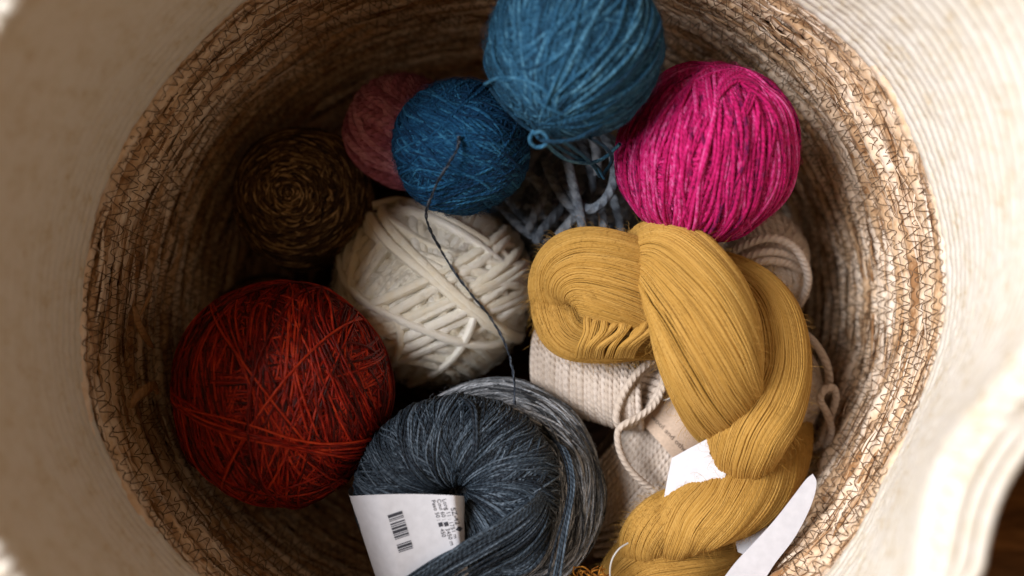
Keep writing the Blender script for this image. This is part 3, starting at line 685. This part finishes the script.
# ------------------------------------------------------------------ mustard skein
cm=P(700,380,.46)
mus=thing('yarn_skein','mustard yellow twisted skein of fine wool coiled over the beige yarn','yarn skein',tuple(cm-np.array([0,0,.03])))
g=Geo()
def rope(pts, n=290, yr=.00041, S=70, turn=1.0, flat=.85, groove=(), lay=2, seed=0):
    """pts rows (px,py,D,radius px); fine strands laid over a fat bundle that twists by 'turn' radians"""
    w=[]; 
    for (px,py,D,r) in pts: w.append(list(P(px,py,D))+[r/F*D])
    q=spline(w,S); c_=q[:,:3]; r=q[:,3]
    T=unit(np.gradient(c_,axis=0)); up=np.array([0,0,1.]); Bx=unit(np.cross(T,up)); Nz=np.cross(Bx,T)
    s=np.linspace(0,1,S)
    for l in range(lay):
        m=n if l==0 else n//2
        a0=np.linspace(0,2*PI,m,endpoint=False)[:,None]+rng.normal(size=(m,1))*.03
        a=a0+turn*s[None]+wob(m,S,.016,(1,2,3,4),False)+.05*np.sin(a0*3+seed+5*s[None])+.03*np.sin(a0*8+2*seed+7*s[None])
        rr=r[None]*(1-.012*(1-l)+.006*l)*(1+.022*np.sin(a0*5+seed+1.5*s[None])+.016*np.sin(a0*11+2*seed)+wob(m,S,.004,(2,3,5),False))
        for (ga,gw,gd) in groove: rr=rr*(1-gd*np.exp(-(((a0-ga+PI)%(2*PI)-PI)/gw)**2))
        path=c_[None]+rr[...,None]*(np.cos(a)[...,None]*Bx[None]+np.sin(a)[...,None]*Nz[None]*flat)
        nr=np.cos(a)[...,None]*Bx[None]+np.sin(a)[...,None]*Nz[None]
        tubes(g,path,nr,yr,4,False)
    u=np.linspace(0,2*PI,24,endpoint=False)
    pts_=c_[:,None]+(r*.97)[:,None,None]*(np.cos(u)[None,:,None]*Bx[:,None]+np.sin(u)[None,:,None]*Nz[:,None]*flat)
    idx=np.arange(S*24).reshape(S,24); nx=np.roll(idx,-1,1)
    g.add(pts_,np.stack([idx[:-1],idx[1:],nx[1:],nx[:-1]],-1),np.full((S*24,3),.25))
    k=1300; ii=rng.integers(4,S-4,k); aa=rng.uniform(-.2,PI+.2,k)
    p0=c_[ii]+r[ii,None]*(np.cos(aa)[:,None]*Bx[ii]+np.sin(aa)[:,None]*Nz[ii]*flat)
    fuzz_at(g,p0,np.cos(aa)[:,None]*Bx[ii]+np.sin(aa)[:,None]*Nz[ii],unit(T[ii]+rng.normal(size=(k,3))*.6),.0050,.00006,.8)
# A: left end, the bundle turns back on itself
rope([(720,350,0.4960,30),(690,320,0.4780,40),(655,298,0.4650,45),(615,280,0.4580,46),(580,272,0.4600,42),(562,284,0.4680,33),(558,306,0.4740,26)],turn=.35,seed=1)
rope([(552,285,0.4760,20),(559,312,0.4700,27),(572,330,0.4690,29),(604,338,0.4700,25),(640,340,0.4760,20),(680,345,0.4860,14)],turn=-.5,seed=2,n=230)
# B: the fat lobe crossing in front
rope([(640,262,.490,22),(654,252,.468,32),(674,262,.450,42),(694,298,.440,51),(708,342,.438,53),(716,380,.446,47),(722,410,.468,38),(730,430,.49,28)],turn=2.3,seed=3,n=330)
# C: right lobe running down
rope([(700,270,0.4920,24),(736,290,0.4820,33),(760,318,0.4690,38),(770,360,0.4620,39),(763,400,0.4570,42),(750,430,0.4570,41),(742,456,0.4750,35),(744,480,0.5070,26)],turn=-1.3,seed=4,n=310)
# D: lower lobe
rope([(796,424,0.5150,18),(783,456,0.4950,27),(758,484,0.4780,35),(722,506,0.4680,36),(690,518,0.4680,35),(660,536,0.4790,30),(640,552,0.5100,20)],turn=5.6,seed=5,n=300)
# small shoulder on the left of D
rope([(704,496,0.4850,12),(680,506,0.4750,20),(660,521,0.4700,25),(645,540,0.4750,25),(640,558,0.4900,18)],turn=.6,seed=7,n=190)
# E: bottom end
rope([(740,540,0.5070,20),(712,550,0.4920,30),(676,558,0.4820,36),(646,566,0.4840,34),(628,584,0.4940,30),(630,610,0.5070,24)],turn=-.7,seed=6,n=270)
# stray fold strands on the left end
for k in range(10):
    x0=578+k*8+rng.normal()*2; j_=rng.normal(size=3)*3; l_=rng.normal()*.0008; sl_=6+k*1.2
    for m_ in range(9):
        e=m_*1.0+rng.normal()*.5; q_=-.0006*math.sin(m_/8*PI)
        strand(g, [(x0+sl_*1.6+j_[0]+e*.6,306+k*1.2+rng.normal()*2,.4590),(x0+sl_*.9+j_[0]+e*.8,318+k*.6,.4510+l_+q_),(x0+j_[1]+e,332,.4492+l_+q_),(x0-sl_*.9+j_[2]+e,346,.4515+l_+q_),(x0-sl_*1.3+j_[2]+e*1.1,358,.4600)],.00042,S=22,sides=5)
g.build('wound_yarn',M['mustard'],mus)
# ring thread round the bottom end
g=Geo(); strand(g,[(628,543,.44),(619,549,.438),(612,560,.438),(610,574,.440),(613,590,.445)],.0004,S=40,sides=6)
g.build('tie_loop',M['wire'],mus)
# white paper tag: visible above and below lobe D
def sheet(poly, D0, name, thick=.0004, tilt=(0,0), mat='paper', curl=0, parent=mus, label=None):
    from mathutils.geometry import tessellate_polygon
    p=np.array([P(x,y,D0+tilt[0]*(x-poly[0][0])+tilt[1]*(y-poly[0][1])) for x,y in poly])-np.array(parent.location)
    n=len(p); tri=tessellate_polygon([[Vector(q) for q in p]])
    vs=[tuple(q) for q in p]+[tuple(q-np.array([0,0,thick])) for q in p]
    fs=[tuple(t) for t in tri]+[tuple(n+i for i in reversed(t)) for t in tri]+[(i,(i+1)%n,n+(i+1)%n,n+i) for i in range(n)]
    o=poly_obj(name,vs,fs,M[mat],parent)
    if label: o['label']=label
    return o
def smooth_poly(pts,n=60): 
    q=np.array(pts,float); q=np.vstack([q,q[:1]]); return [tuple(v) for v in spline(q,n)[:-1]]
sheet([(713,436),(718.5,443),(709,453),(716,462),(726,474),(716,500),(690,520),(655,520),(664,498),(668,476),(672,458),(690,448)],.4600,'paper_tag',tilt=(-.00006,.00002),label='white paper tag corner showing between the lobes of the skein')
sheet(smooth_poly([(813,474),(816.5,482),(814,497),(806,517),(793,540),(776,562),(755,590),(722,604),(716,592),(733,566),(754,543),(775,520),(793,497),(806,480)],90),.4575,'paper_tag',tilt=(.00002,.00004),thick=.0006,label='long white curved paper tag sticking out at the lower right')
sheet([(735,540),(760,520),(772,532),(748,556),(738,552)],.476,'tag_backing',label='greyish flap behind the curved paper tag')

# ------------------------------------------------------------------ small bits
g=Geo()
for k in range(16):
    x0,y0=588+rng.normal()*9,574+rng.normal()*4; a_=rng.uniform(0,PI); l_=rng.uniform(6,16)
    strand(g,[(x0-l_*math.cos(a_),y0+l_*math.sin(a_)*.6,.455+rng.normal()*.001),(x0+rng.normal()*4,y0+rng.normal()*4,.450+rng.normal()*.001),(x0+l_*math.cos(a_)*.8,y0-l_*math.sin(a_)*.6,.454)],.0004,S=14,sides=4)
tag(g.build('yarn_scrap',M['rust']),'small tangle of ochre yarn scraps between the grey ball and the mustard skein','yarn scrap')
def straw(pts, w, label):
    g=Geo(); q=spline(np.array([P(*p) for p in pts]),24); tubes(g,q[None],np.array([1.,0,.6]),(w*np.sin(np.linspace(.25,PI-.1,24))**.5)[None],7,False,flat=.35)
    return tag(g.build('straw_piece',M['straw']),label,'straw piece')
straw([(134,306,.437),(138,322,.443),(145,336,.450),(153,348,.456)],.0022,'short flat straw leaf poking out of the left wall')
straw([(152,290,.452),(146,304,.448),(139,318,.442)],.0011,'thin straw splinter standing off the left wall above the straw leaf')
straw([(131,408,.434),(136,398,.434),(143,392,.437),(153,386,.444),(158,394,.448)],.0027,'thick curled straw piece on the lower left wall beside the red ball')

# ------------------------------------------------------------------ light, world, camera
w=bpy.data.worlds.new('World'); scene.world=w; w.use_nodes=True
bg=w.node_tree.nodes['Background']; bg.inputs[0].default_value=(1,.55,.22,1); bg.inputs[1].default_value=.20
def area(loc, target, size, size_y, power, color):
    ld=bpy.data.lights.new('window_light','AREA'); ld.shape='RECTANGLE'; ld.size=size; ld.size_y=size_y; ld.energy=power; ld.color=color
    o=bpy.data.objects.new('window_light',ld); col.objects.link(o); o.location=loc
    o.rotation_euler=(Vector(target)-Vector(loc)).to_track_quat('-Z','Y').to_euler(); return o
area((-1.27,.34,1.72),(0.04,0,.2),.95,.95,83,(.955,.975,1.02))
cam=bpy.data.cameras.new('camera'); co=bpy.data.objects.new('camera',cam); col.objects.link(co); scene.camera=co
co.location=(0,0,H); co.rotation_euler=(0,0,0); cam.lens=35.0; cam.sensor_width=36.0; cam.clip_start=.01; cam.clip_end=50
cam.dof.use_dof=True; cam.dof.focus_distance=.455; cam.dof.aperture_fstop=3.3
scene.render.engine='CYCLES'
scene.view_settings.view_transform='Standard'; scene.view_settings.look='None'; scene.view_settings.gamma=1; scene.view_settings.exposure=0
scene.cycles.use_denoising=True; scene.cycles.max_bounces=6
